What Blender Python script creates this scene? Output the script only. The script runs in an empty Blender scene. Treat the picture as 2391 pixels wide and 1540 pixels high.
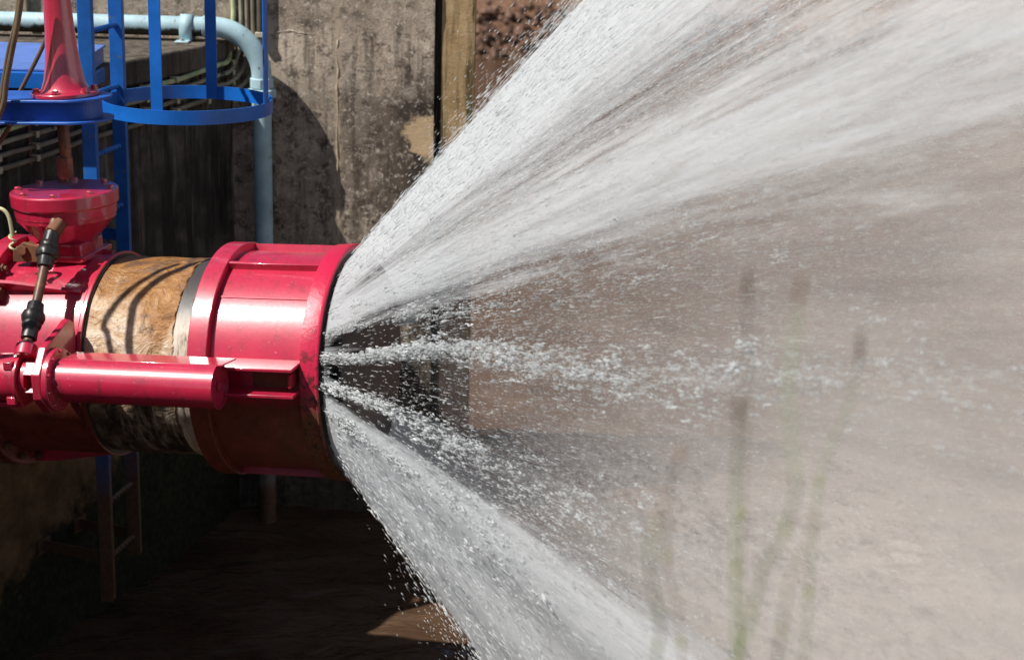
import bpy, math, random
import numpy as np
from mathutils import Matrix, Vector, noise as mnoise
random.seed(7)
rng = np.random.default_rng(11)
scene = bpy.context.scene
col = scene.collection
PI = math.pi

# ------------------------------------------------------------------ camera
IW, IH, FPX = 2391., 1540., 4167.          # pixel frame used for measuring the photograph
CAMH, PITCH, ROLL = 4.0, math.radians(16), math.radians(1.5)
CF = np.array([0, math.cos(PITCH), -math.sin(PITCH)])
_r0 = np.array([1., 0, 0]); _u0 = np.array([0, math.sin(PITCH), math.cos(PITCH)])
CR = math.cos(ROLL)*_r0 + math.sin(ROLL)*_u0
CU = math.cos(ROLL)*_u0 - math.sin(ROLL)*_r0
CC = np.array([0, 0, CAMH])
cd = bpy.data.cameras.new('camera'); cam = bpy.data.objects.new('camera', cd); col.objects.link(cam)
cd.sensor_width = 36; cd.lens = 36*FPX/IW; cd.clip_end = 400; cd.clip_start = 0.05
mw = Matrix.Identity(4)
for i in range(3):
    mw[i][0] = CR[i]; mw[i][1] = CU[i]; mw[i][2] = -CF[i]; mw[i][3] = CC[i]
cam.matrix_world = mw
cd.dof.use_dof = True; cd.dof.focus_distance = 7.1; cd.dof.aperture_fstop = 2.9
scene.camera = cam

# ------------------------------------------------------------------ sky, sun, exposure
SUN = Vector((.53, .27, -.80)).normalized()      # direction the light travels
EL = math.asin(-SUN.z); AZ = math.atan2(-SUN.x, -SUN.y)
w = bpy.data.worlds.new('World'); scene.world = w; w.use_nodes = True
nt = w.node_tree; nt.nodes.clear()
sky = nt.nodes.new('ShaderNodeTexSky'); sky.sky_type = 'NISHITA'; sky.sun_disc = False
sky.sun_elevation = EL; sky.sun_rotation = AZ; sky.air_density = 1.0; sky.dust_density = 1.5
bg = nt.nodes.new('ShaderNodeBackground'); bg.inputs[1].default_value = .05
out = nt.nodes.new('ShaderNodeOutputWorld')
nt.links.new(sky.outputs[0], bg.inputs[0]); nt.links.new(bg.outputs[0], out.inputs[0])
sd = bpy.data.lights.new('sun', 'SUN'); sd.energy = 5.0; sd.angle = math.radians(.5); sd.color = (1, .955, .89)
so = bpy.data.objects.new('sun', sd); col.objects.link(so)
so.rotation_euler = SUN.to_track_quat('-Z', 'Y').to_euler(); so.location = (-6, -2, 12)
vs = scene.view_settings; vs.view_transform = 'Standard'; vs.look = 'None'; vs.gamma = 1; vs.exposure = 0.36
vs.use_curve_mapping = False
scene.render.engine = 'CYCLES'
cy = scene.cycles
cy.transparent_max_bounces = 32; cy.max_bounces = 5; cy.diffuse_bounces = 3; cy.glossy_bounces = 3
cy.transmission_bounces = 4; cy.volume_bounces = 1; cy.use_denoising = True
cy.sample_clamp_indirect = 6; cy.caustics_reflective = False; cy.caustics_refractive = False

# ------------------------------------------------------------------ pixel -> place helpers
def ray(x, y): return CF*FPX + CR*(x-IW/2) - CU*(y-IH/2)
def aty(x, y, Y): r = ray(x, y); return CC + r*(Y/r[1])
def atz(x, y, Z): r = ray(x, y); return CC + r*((Z-CAMH)/r[2])
# side face of the abutment: vertical plane through its water line
FA0 = atz(55, 1540, 0); FB0 = atz(590, 1170, 0)
FE = (FB0-FA0)[:2]; FE /= np.linalg.norm(FE); FN = np.array([FE[1], -FE[0]])
def onface(x, y, off=0.):
    r = ray(x, y); t = ((FA0[:2]+FN*off-CC[:2])@FN)/(r[:2]@FN); return CC + r*t
def facept(u, off, z):      # u metres along the face from FA0
    p = FA0[:2]+FE*u+FN*off; return np.array([p[0], p[1], z])
# valve frame: x along the outlet axis, y away, z up
VP = aty(620, 837, 6.8)
VA = np.array([math.cos(math.radians(12.5)), -math.sin(math.radians(12.5)), .053]); VA /= np.linalg.norm(VA)
VZ = np.array([0, 0, 1.])-VA[2]*VA; VZ /= np.linalg.norm(VZ); VY = np.cross(VZ, VA)
VM = np.array([VA, VY, VZ])
def vl(px, py, yl=0.):
    r = ray(px, py); t = ((VP+VY*yl-CC)@VY)/(r@VY); return VM@(CC+r*t-VP)
def l2w(p): return VP + np.asarray(p)@VM
VMAT = Matrix.Identity(4)
for i in range(3):
    VMAT[i][0] = VA[i]; VMAT[i][1] = VY[i]; VMAT[i][2] = VZ[i]; VMAT[i][3] = VP[i]

# ------------------------------------------------------------------ materials
def new_mat(name):
    m = bpy.data.materials.new(name); m.use_nodes = True
    n = m.node_tree; n.nodes.clear()
    o = n.nodes.new('ShaderNodeOutputMaterial')
    b = n.nodes.new('ShaderNodeBsdfPrincipled'); n.links.new(b.outputs[0], o.inputs[0])
    return m, n, b, o
class NG:
    def __init__(s, n): s.n = n; s.co = n.nodes.new('ShaderNodeTexCoord')
    def lk(s, a, b): s.n.links.new(a, b)
    def mapping(s, scale=(1, 1, 1), src='Object', loc=(0, 0, 0), rot=(0, 0, 0)):
        m = s.n.nodes.new('ShaderNodeMapping'); s.lk(s.co.outputs[src], m.inputs[0])
        m.inputs['Scale'].default_value = scale; m.inputs['Location'].default_value = loc; m.inputs['Rotation'].default_value = rot
        return m.outputs[0]
    def noise(s, vec, scale, detail=6, rough=.6, dist=0.):
        t = s.n.nodes.new('ShaderNodeTexNoise'); s.lk(vec, t.inputs['Vector'])
        t.inputs['Scale'].default_value = scale; t.inputs['Detail'].default_value = detail
        t.inputs['Roughness'].default_value = rough; t.inputs['Distortion'].default_value = dist
        return t.outputs['Fac']
    def ramp(s, fac, stops):
        r = s.n.nodes.new('ShaderNodeValToRGB'); s.lk(fac, r.inputs[0]); e = r.color_ramp.elements
        while len(e) < len(stops): e.new(.5)
        for k, (p, c) in enumerate(stops):
            e[k].position = p; e[k].color = (*c, 1) if len(c) == 3 else c
        return r.outputs[0]
    def fr(s, fac, a, b):       # remap a..b -> 0..1
        m = s.n.nodes.new('ShaderNodeMapRange'); s.lk(fac, m.inputs[0])
        m.inputs[1].default_value = a; m.inputs[2].default_value = b
        return m.outputs[0]
    def mix(s, fac, a, b, mode='MIX'):
        m = s.n.nodes.new('ShaderNodeMix'); m.data_type = 'RGBA'; m.blend_type = mode
        for v, i in ((fac, 0), (a, 6), (b, 7)):
            if isinstance(v, (int, float)): m.inputs[i].default_value = v
            elif isinstance(v, tuple): m.inputs[i].default_value = (*v, 1)
            else: s.lk(v, m.inputs[i])
        return m.outputs[2]
    def math(s, op, a, b=0., c=0.):
        m = s.n.nodes.new('ShaderNodeMath'); m.operation = op
        for i, v in enumerate((a, b, c)):
            if isinstance(v, (int, float)): m.inputs[i].default_value = v
            else: s.lk(v, m.inputs[i])
        return m.outputs[0]
    def sep(s, vec):
        m = s.n.nodes.new('ShaderNodeSeparateXYZ'); s.lk(vec, m.inputs[0]); return m.outputs
    def bump(s, h, bsdf, strength=.3, dist=.01):
        b = s.n.nodes.new('ShaderNodeBump'); s.lk(h, b.inputs['Height'])
        b.inputs['Strength'].default_value = strength; b.inputs['Distance'].default_value = dist
        s.lk(b.outputs[0], bsdf.inputs['Normal'])
    def geo_z(s):
        g = s.n.nodes.new('ShaderNodeNewGeometry'); return s.sep(g.outputs['Position'])
def paint(name, c, rough=.25, var=.25, rust=0., rustcol=(.13, .045, .015), muddy=None, chips=0., coat=.0):
    m, n, b, o = new_mat(name); g = NG(n)
    v = g.mapping()
    n1 = g.noise(v, 7, 5); n2 = g.noise(v, 60, 4, .7)
    dark = tuple(x*(1-var) for x in c); lite = tuple(min(1, x*(1+var*.6)+var*.02) for x in c)
    c1 = g.ramp(n1, [(.3, dark), (.7, lite)])
    if rust:
        rn = g.noise(v, 11, 9, .75); c1 = g.mix(g.fr(rn, .86-rust*.75, .91-rust*.75), c1, rustcol)
    if chips:
        rn = g.noise(v, 38, 6, .7); c1 = g.mix(g.fr(rn, .87-chips*.75, .90-chips*.75), c1, (.05, .03, .025))
    if muddy is not None:
        z = g.geo_z()[2]; zz = g.math('ADD', z, g.math('MULTIPLY', g.noise(v, 9, 5), .5))
        c1 = g.mix(g.fr(zz, muddy+.35, muddy-.1), c1, g.ramp(n2, [(.3, (.09, .05, .028)), (.7, (.17, .095, .05))]))
    if coat:
        gr = g.noise(g.mapping((6, 6, 1.1)), 3.2, 8, .7); c1 = g.mix(g.math('MULTIPLY', g.fr(gr, .52, .66), .6), c1, (.16, .025, .03))
        du = g.noise(v, 90, 3, .6); c1 = g.mix(g.math('MULTIPLY', g.fr(du, .66, .72), .5), c1, (.62, .25, .28))
    g.lk(c1, b.inputs['Base Color'])
    g.lk(g.math('ADD', g.math('MULTIPLY', n2, .18), rough-.06), b.inputs['Roughness'])
    if coat:
        b.inputs['Coat Weight'].default_value = coat; b.inputs['Coat Roughness'].default_value = .12; b.inputs['Coat IOR'].default_value = 1.75
    g.bump(g.math('ADD', g.math('MULTIPLY', n2, .35), n1), b, .12, .006)
    return m
M = {}
M['red'] = paint('red_paint', (.475, .014, .052), .34, .14, chips=.26, coat=1.)
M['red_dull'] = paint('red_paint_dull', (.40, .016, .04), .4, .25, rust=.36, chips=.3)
M['blue'] = paint('blue_paint', (.006, .125, .50), .33, .2, chips=.22)
M['blue_worn'] = paint('blue_paint_worn', (.007, .12, .45), .4, .3, rust=.36, rustcol=(.16, .13, .08), muddy=1.15)
M['beam'] = paint('blue_beam_paint', (.01, .085, .40), .38, .3, rust=.33, rustcol=(.16, .08, .04), chips=.3)
M['deck'] = paint('checker_plate_blue', (.10, .19, .52), .42, .2)
M['pipe'] = paint('light_blue_paint', (.36, .52, .58), .5, .25, rust=.33, rustcol=(.10, .10, .08), chips=.3, muddy=.55)
M['rod'] = paint('oiled_brown_steel', (.11, .045, .022), .45, .5, rust=.4, rustcol=(.22, .09, .02))
M['black_rubber'] = paint('black_rubber', (.018, .016, .015), .38, .6, rust=.26, rustcol=(.25, .12, .08), chips=.3)
M['dark'] = paint('dark_wet_steel', (.02, .018, .018), .35, .5)
M['rusty'] = paint('rusty_iron', (.14, .05, .018), .7, .7, rust=.4, rustcol=(.03, .018, .012))
M['galv'] = paint('dull_metal', (.30, .29, .26), .45, .4, rust=.4)
M['clip'] = paint('pale_clip', (.55, .50, .36), .6, .5, rust=.4, rustcol=(.05, .04, .03))
M['hose'] = paint('brown_hose', (.13, .085, .045), .5, .35)
for k, c in enumerate([(.50, .56, .30), (.30, .28, .20), (.24, .20, .15), (.20, .17, .12), (.10, .085, .07)]):
    M['cable%d' % k] = paint('cable_sheath_%s' % 'abcde'[k], c, .55, .4, rust=.36, rustcol=(.04, .04, .03))
M['wire'] = paint('cream_wire', (.55, .52, .30), .5, .3)

def concrete(name, base, dark, lite, kind):
    m, n, b, o = new_mat(name); g = NG(n)
    p = g.geo_z(); x, y, z = p[0], p[1], p[2]
    v = g.mapping()
    big = g.noise(v, 1.6, 7, .62, .3); mid = g.noise(v, 6, 8, .68); fine = g.noise(v, 70, 6, .75)
    streak = g.noise(g.mapping((7, 7, .55)), 2.2, 7, .65)
    speck = g.noise(v, 26, 10, .8)
    c = g.ramp(g.math('ADD', g.math('MULTIPLY', big, .5), g.math('MULTIPLY', mid, .5)), [(.36, dark), (.5, base), (.64, lite)])
    c = g.mix(g.math('MULTIPLY', g.fr(streak, .48, .6), .85), c, tuple(x_*.35 for x_ in base))
    if kind == 'wall':
        # cleaner top lift above the pour joint, black weathering below it, pale rubbed seam and plaster scar
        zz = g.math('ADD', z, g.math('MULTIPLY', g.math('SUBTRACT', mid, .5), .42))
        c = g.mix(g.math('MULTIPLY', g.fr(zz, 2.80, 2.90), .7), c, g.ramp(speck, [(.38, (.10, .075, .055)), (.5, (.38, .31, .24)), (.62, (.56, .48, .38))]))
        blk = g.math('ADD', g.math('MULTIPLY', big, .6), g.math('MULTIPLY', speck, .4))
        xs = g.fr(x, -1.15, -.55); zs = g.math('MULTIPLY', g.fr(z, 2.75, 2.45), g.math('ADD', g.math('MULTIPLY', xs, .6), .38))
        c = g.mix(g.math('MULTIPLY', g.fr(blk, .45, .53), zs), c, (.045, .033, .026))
        mot = g.noise(v, 13, 10, .78); c = g.mix(g.math('MULTIPLY', g.fr(mot, .50, .60), .8), c, (.05, .038, .03)); c = g.mix(g.math('MULTIPLY', g.fr(g.noise(v, 33, 8, .8), .54, .62), .75), c, (.66, .58, .48))
        sx = g.math('ADD', x, g.math('MULTIPLY', g.math('SUBTRACT', g.noise(v, 14, 5), .5), .08))
        seam = g.math('SUBTRACT', 1., g.fr(g.math('ABSOLUTE', g.math('ADD', sx, 1.005)), .006, .034))
        seam = g.math('MULTIPLY', seam, g.fr(speck, .40, .55))
        c = g.mix(seam, c, (.46, .37, .27))
        # round bleached lichen rosettes
        vo = n.nodes.new('ShaderNodeTexVoronoi'); g.lk(g.mapping((1, .2, 1)), vo.inputs['Vector']); vo.inputs['Scale'].default_value = 5.2
        ro = g.math('SUBTRACT', 1., g.fr(vo.outputs['Distance'], .14, .30)); ro = g.math('MULTIPLY', ro, g.fr(g.noise(v, 3.3, 3), .5, .62))
        c = g.mix(g.math('MULTIPLY', g.math('MULTIPLY', ro, g.fr(speck, .36, .58)), .85), c, (.42, .36, .29))
        # broken-off plaster scar next to the right arris
        dx = g.math('MULTIPLY', g.math('ADD', x, .50), 5.2); dz = g.math('MULTIPLY', g.math('ADD', z, -2.27), 6.2)
        rr = g.math('ADD', g.math('SQRT', g.math('ADD', g.math('MULTIPLY', dx, dx), g.math('MULTIPLY', dz, dz))), g.math('MULTIPLY', g.math('SUBTRACT', mid, .5), 2.2))
        c = g.mix(g.math('MULTIPLY', g.fr(rr, .75, .55), .9), c, (.60, .44, .27))
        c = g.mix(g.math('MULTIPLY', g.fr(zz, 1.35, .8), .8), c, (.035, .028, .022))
    if kind == 'face':
        st2 = g.noise(g.mapping((5, 5, .28)), 3.1, 6, .6)
        c = g.mix(g.math('MULTIPLY', g.fr(st2, .58, .72), .6), c, (.30, .27, .23))
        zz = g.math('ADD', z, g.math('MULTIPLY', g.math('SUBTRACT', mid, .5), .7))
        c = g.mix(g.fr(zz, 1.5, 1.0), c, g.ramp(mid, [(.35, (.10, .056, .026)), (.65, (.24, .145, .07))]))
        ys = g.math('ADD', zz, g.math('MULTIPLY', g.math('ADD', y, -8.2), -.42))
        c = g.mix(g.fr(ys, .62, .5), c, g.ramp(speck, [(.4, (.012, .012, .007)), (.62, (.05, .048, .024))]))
    if kind == 'slab':
        c = g.mix(g.math('MULTIPLY', g.fr(speck, .5, .62), .4), c, (.05, .03, .02))
    if kind == 'column':
        zz = g.math('ADD', z, g.math('MULTIPLY', g.math('SUBTRACT', mid, .5), .8))
        c = g.mix(g.fr(zz, 2.0, 1.5), c, (.06, .042, .036))
        c = g.mix(g.math('MULTIPLY', g.fr(streak, .55, .62), .8), c, (.05, .04, .012))
    g.lk(c, b.inputs['Base Color']); b.inputs['Roughness'].default_value = .9
    b.inputs['Specular IOR Level'].default_value = .25
    h = g.math('ADD', g.math('MULTIPLY', fine, .8), g.math('ADD', g.math('MULTIPLY', speck, 1.2), g.math('MULTIPLY', mid, .5)))
    g.bump(h, b, .7, .008)
    return m
M['wall'] = concrete('weathered_concrete', (.50, .41, .32), (.26, .205, .16), (.68, .575, .46), 'wall')
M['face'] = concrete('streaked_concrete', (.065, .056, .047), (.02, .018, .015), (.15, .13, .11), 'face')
M['slab'] = concrete('dirty_slab', (.12, .10, .08), (.075, .062, .05), (.18, .15, .12), 'slab')
M['column'] = concrete('ochre_concrete', (.42, .29, .15), (.28, .18, .085), (.54, .40, .23), 'column')
M['bank'] = concrete('red_earth', (.19, .105, .066), (.12, .064, .04), (.26, .15, .095), 'none')
M['near_bank'] = concrete('dark_grass_earth', (.06, .055, .03), (.03, .03, .015), (.10, .085, .045), 'none')  # grassy earth, colour kept dark so it bounces little light
M['rock'] = concrete('river_rock', (.17, .10, .07), (.08, .045, .03), (.30, .20, .15), 'none')

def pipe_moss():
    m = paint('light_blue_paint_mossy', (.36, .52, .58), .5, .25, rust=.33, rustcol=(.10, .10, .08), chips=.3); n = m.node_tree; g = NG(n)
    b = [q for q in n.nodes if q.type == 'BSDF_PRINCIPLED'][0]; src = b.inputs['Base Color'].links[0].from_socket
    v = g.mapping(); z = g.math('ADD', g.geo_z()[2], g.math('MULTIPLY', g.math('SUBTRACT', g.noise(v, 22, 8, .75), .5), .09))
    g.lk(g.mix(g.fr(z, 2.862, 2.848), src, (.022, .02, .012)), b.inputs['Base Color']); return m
M['pipe_moss'] = pipe_moss()
def grease():
    m, n, b, o = new_mat('greased_pipe'); g = NG(n)
    v = g.mapping((1.3, 1, 1))
    warp = n.nodes.new('ShaderNodeTexNoise'); g.lk(v, warp.inputs['Vector']); warp.inputs['Scale'].default_value = 5.; warp.inputs['Detail'].default_value = 2
    add = n.nodes.new('ShaderNodeVectorMath'); add.operation = 'MULTIPLY_ADD'
    g.lk(warp.outputs['Color'], add.inputs[0]); add.inputs[1].default_value = (.3, .3, .3); g.lk(v, add.inputs[2])
    mp = n.nodes.new('ShaderNodeMapping'); g.lk(add.outputs[0], mp.inputs[0]); mp.inputs['Scale'].default_value = (.5, 2.2, 2.2); mp.inputs['Rotation'].default_value = (0, .25, 0)
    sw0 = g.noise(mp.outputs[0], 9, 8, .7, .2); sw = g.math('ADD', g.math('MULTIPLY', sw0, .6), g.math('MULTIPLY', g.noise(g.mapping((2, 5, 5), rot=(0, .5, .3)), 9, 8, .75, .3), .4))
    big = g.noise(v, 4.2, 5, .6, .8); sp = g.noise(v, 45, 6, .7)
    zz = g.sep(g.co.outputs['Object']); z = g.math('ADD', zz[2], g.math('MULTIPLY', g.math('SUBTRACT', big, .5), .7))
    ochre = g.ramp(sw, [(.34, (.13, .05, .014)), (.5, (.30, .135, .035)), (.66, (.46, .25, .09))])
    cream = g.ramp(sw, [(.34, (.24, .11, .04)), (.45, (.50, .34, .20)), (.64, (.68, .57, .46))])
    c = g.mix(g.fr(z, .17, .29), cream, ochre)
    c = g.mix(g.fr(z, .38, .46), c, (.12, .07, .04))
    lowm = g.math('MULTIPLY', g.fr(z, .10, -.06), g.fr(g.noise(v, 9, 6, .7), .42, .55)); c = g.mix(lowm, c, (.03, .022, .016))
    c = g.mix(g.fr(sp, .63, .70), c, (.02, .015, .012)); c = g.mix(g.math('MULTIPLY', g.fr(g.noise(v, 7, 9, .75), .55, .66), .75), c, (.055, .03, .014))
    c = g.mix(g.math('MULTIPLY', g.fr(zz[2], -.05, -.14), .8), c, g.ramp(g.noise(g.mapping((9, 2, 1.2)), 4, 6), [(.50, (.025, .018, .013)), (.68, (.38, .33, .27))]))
    g.lk(c, b.inputs['Base Color']); b.inputs['Roughness'].default_value = .36
    rd_ = g.noise(mp.outputs[0], 26, 3, .5, .3)
    g.bump(g.math('ADD', g.math('ADD', sw, g.math('MULTIPLY', rd_, .8)), g.math('MULTIPLY', sp, .04)), b, .6, .022)
    return m
M['grease'] = grease()
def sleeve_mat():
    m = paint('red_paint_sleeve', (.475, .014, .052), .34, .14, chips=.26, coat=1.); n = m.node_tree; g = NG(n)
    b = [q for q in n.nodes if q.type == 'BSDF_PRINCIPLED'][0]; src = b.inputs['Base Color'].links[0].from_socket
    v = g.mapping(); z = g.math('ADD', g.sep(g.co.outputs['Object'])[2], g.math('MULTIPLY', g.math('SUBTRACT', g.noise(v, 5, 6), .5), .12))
    old_shaded = g.ramp(g.noise(v, 12, 8, .7), [(.35, (.10, .02, .012)), (.6, (.20, .042, .028))]); f = g.fr(z, -.02, -.06)  # dull old red below the axis, darkened to paint in underside shade
    g.lk(g.mix(f, src, old_shaded), b.inputs['Base Color'])
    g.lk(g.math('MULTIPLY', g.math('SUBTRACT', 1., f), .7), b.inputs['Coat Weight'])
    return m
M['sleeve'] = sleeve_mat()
def band_mat():
    m, n, b, o = new_mat('scraped_seal_band'); g = NG(n); v = g.mapping((12, 3, 3))
    a = g.noise(v, 4, 8, .7); z = g.sep(g.co.outputs['Object'])[2]
    c = g.ramp(a, [(.36, (.06, .045, .035)), (.46, (.48, .42, .33)), (.7, (.68, .64, .55))])
    c = g.mix(g.fr(z, .20, .28), c, (.05, .045, .042))
    g.lk(c, b.inputs['Base Color']); b.inputs['Roughness'].default_value = .45; g.bump(a, b, .4, .006); return m
M['band'] = band_mat()
def ring_mat():      # red paint above, rusted through towards the wet underside
    m, n, b, o = new_mat('outlet_ring_paint'); g = NG(n); v = g.mapping()
    z = g.math('ADD', g.sep(g.co.outputs['Object'])[2], g.math('MULTIPLY', g.math('SUBTRACT', g.noise(v, 7, 8, .7), .5), .5))
    r = g.noise(v, 30, 8, .75)
    rust = g.ramp(r, [(.38, (.03, .018, .012)), (.5, (.17, .06, .02)), (.64, (.40, .15, .035))])
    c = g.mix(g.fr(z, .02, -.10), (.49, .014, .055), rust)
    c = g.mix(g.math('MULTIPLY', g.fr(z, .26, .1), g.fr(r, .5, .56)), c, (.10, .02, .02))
    g.lk(c, b.inputs['Base Color']); g.lk(g.math('ADD', g.fr(z, .05, -.2), .28), b.inputs['Roughness'])
    g.bump(r, b, .35, .008); return m
M['ring'] = ring_mat()

# ------------------------------------------------------------------ mesh helpers
class MB:
    def __init__(s): s.v = []; s.f = []
    def add(s, v, f):
        k = len(s.v); s.v += [tuple(float(c) for c in p) for p in v]; s.f += [tuple(i+k for i in q) for q in f]; return s
    def box(s, c, d, rot=None):
        h = np.array(d)/2
        p = [np.array((a*h[0], b_*h[1], e*h[2])) for a in (-1, 1) for b_ in (-1, 1) for e in (-1, 1)]
        if rot is not None: p = [rot@q for q in p]
        return s.add([np.array(c)+q for q in p], [(0, 1, 3, 2), (4, 6, 7, 5), (0, 4, 5, 1), (2, 3, 7, 6), (0, 2, 6, 4), (1, 5, 7, 3)])
    def lathe(s, prof, n=64, origin=(0, 0, 0), axis=(1, 0, 0), close=True, jit=None):
        ax = np.array(axis, float); ax /= np.linalg.norm(ax)
        t = np.array([0, 0, 1.]) if abs(ax[2]) < .9 else np.array([0, 1., 0])
        u = t-(t@ax)*ax; u /= np.linalg.norm(u); w_ = np.cross(ax, u); o = np.array(origin, float)
        V = []; F = []
        for i, (a, r) in enumerate(prof):
            for k in range(n):
                th = 2*PI*k/n; rr = r if jit is None else r+jit(a, th)
                V.append(o+ax*a+(u*math.cos(th)+w_*math.sin(th))*rr)
        for i in range(len(prof)-1):
            for k in range(n):
                k2 = (k+1) % n; F.append((i*n+k, i*n+k2, (i+1)*n+k2, (i+1)*n+k))
        if close:
            F.append(tuple(range(n-1, -1, -1))); F.append(tuple((len(prof)-1)*n+k for k in range(n)))
        return s.add(V, F)
    def cyl(s, p0, p1, r, r1=None, n=24):
        p0 = np.array(p0, float); p1 = np.array(p1, float); L = np.linalg.norm(p1-p0)
        return s.lathe([(0, r), (L, r if r1 is None else r1)], n, p0, p1-p0)
    def tube(s, pts, r, n=10):
        P = [np.array(p, float) for p in pts]; V = []; F = []
        up = None
        for i, p in enumerate(P):
            d = P[min(i+1, len(P)-1)]-P[max(i-1, 0)]; d /= np.linalg.norm(d)
            if up is None: up = np.array([0, 0, 1.]) if abs(d[2]) < .9 else np.array([0, 1., 0])
            u = up-(up@d)*d; u /= np.linalg.norm(u); up = u; q = np.cross(d, u)
            rr = r[i] if isinstance(r, (list, tuple, np.ndarray)) else r
            for k in range(n):
                a = 2*PI*k/n; V.append(p+(u*math.cos(a)+q*math.sin(a))*rr)
        for i in range(len(P)-1):
            for k in range(n):
                k2 = (k+1) % n; F.append((i*n+k, i*n+k2, (i+1)*n+k2, (i+1)*n+k))
        F.append(tuple(range(n-1, -1, -1))); F.append(tuple((len(P)-1)*n+k for k in range(n)))
        return s.add(V, F)
    def prism(s, poly, h0, h1, fr=lambda a, b, h: (a, b, h)):
        n = len(poly); V = [fr(a, b, h0) for a, b in poly]+[fr(a, b, h1) for a, b in poly]
        F = [tuple(range(n-1, -1, -1)), tuple(range(n, 2*n))]+[(i, (i+1) % n, n+(i+1) % n, n+i) for i in range(n)]
        return s.add(V, F)
    def build(s, name, mat, parent=None, bev=0., smooth=True, ang=35):
        me = bpy.data.meshes.new(name); me.from_pydata(s.v, [], s.f); me.materials.append(mat)
        import bmesh
        bm = bmesh.new(); bm.from_mesh(me); bmesh.ops.recalc_face_normals(bm, faces=bm.faces); bm.to_mesh(me); bm.free()
        if smooth:
            me.polygons.foreach_set('use_smooth', [True]*len(me.polygons)); me.set_sharp_from_angle(angle=math.radians(ang))
        o = bpy.data.objects.new(name, me); col.objects.link(o)
        if parent is not None: o.parent = parent
        if bev:
            md = o.modifiers.new('edge', 'BEVEL'); md.width = bev; md.segments = 2; md.limit_method = 'ANGLE'
        return o
def smoothpath(pts, n=8):
    P = [np.array(p, float) for p in pts]; P = [2*P[0]-P[1]]+P+[2*P[-1]-P[-2]]; R_ = []
    for i in range(1, len(P)-2):
        for k in range(n):
            t = k/n; a, b, c, d = P[i-1], P[i], P[i+1], P[i+2]
            R_.append(.5*((2*b)+(-a+c)*t+(2*a-5*b+4*c-d)*t*t+(-a+3*b-3*c+d)*t**3))
    R_.append(P[-2]); return R_
def tag(o, label=None, cat=None, group=None, kind=None):
    for k, v in (('label', label), ('category', cat), ('group', group), ('kind', kind)):
        if v: o[k] = v
    return o
def empty(name, mat=None, loc=None):
    o = bpy.data.objects.new(name, None); col.objects.link(o); o.empty_display_size = .1
    if mat is not None: o.matrix_world = mat
    elif loc is not None: o.location = tuple(float(c) for c in loc)
    return o
def rel(mb, loc):     # shift a builder's points so they are relative to an empty at loc
    mb.v = [(a-loc[0], b-loc[1], c-loc[2]) for a, b, c in mb.v]; return mb
def lnk(src, name, parent, matrix):   # another piece that shares mesh data
    o = bpy.data.objects.new(name, src.data); col.objects.link(o); o.parent = parent; o.matrix_local = matrix
    return o

# ------------------------------------------------------------------ water, banks
def fbm(x, y, sc, seed=0.):
    return mnoise.fractal(Vector((x*sc+seed, y*sc-seed, seed)), 1.0, 2.0, 4)
def build_water():
    xs = np.concatenate([np.linspace(-60, -4, 14)[:-1], np.linspace(-4, 5, 200), np.linspace(5, 60, 30)[1:]])
    ys = np.concatenate([np.linspace(-2, 4, 6)[:-1], np.linspace(4, 14, 230), np.linspace(14, 36, 70)[1:]])
    V = []; nx, ny = len(xs), len(ys)
    for y in ys:
        for x in xs:
            a = .045 if 4 <= y <= 20 else .012
            V.append((x, y, a*fbm(x*.7, y*1.5, 1.1, 3.)+.35*a*fbm(x*1.1, y*2.2, 3.6, 9.)))
    F = [(j*nx+i, j*nx+i+1, (j+1)*nx+i+1, (j+1)*nx+i) for j in range(ny-1) for i in range(nx-1)]
    m, n, b, o = new_mat('muddy_water'); g = NG(n)
    v = g.mapping((1, 2.0, 1)); a = g.noise(v, 2.2, 3, .5, 1.2); d = g.noise(v, 7, 4, .55, .8)
    g.lk(g.ramp(g.noise(v, 1.1, 4), [(.35, (.062, .034, .020)), (.65, (.105, .066, .041))]), b.inputs['Base Color'])
    wc = b.inputs['Base Color'].links[0].from_socket; pz = g.geo_z()
    reg = g.math('MULTIPLY', g.fr(pz[0], .6, 2.2), g.math('MULTIPLY', g.fr(pz[1], 11.5, 9.), g.fr(g.noise(v, 2.6, 8, .7, .5), .38, .56)))
    g.lk(g.mix(reg, wc, (.72, .63, .58)), b.inputs['Base Color'])       # churned foam where the jets land
    b.inputs['Roughness'].default_value = .07; b.inputs['IOR'].default_value = 1.33
    g.bump(g.math('ADD', a, g.math('MULTIPLY', d, .35)), b, .35, .12)
    mb = MB(); mb.v = V; mb.f = F
    ob = mb.build('water', m, ang=180); tag(ob, 'muddy brown river water below the valve', 'water', kind='structure')
build_water()
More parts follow.
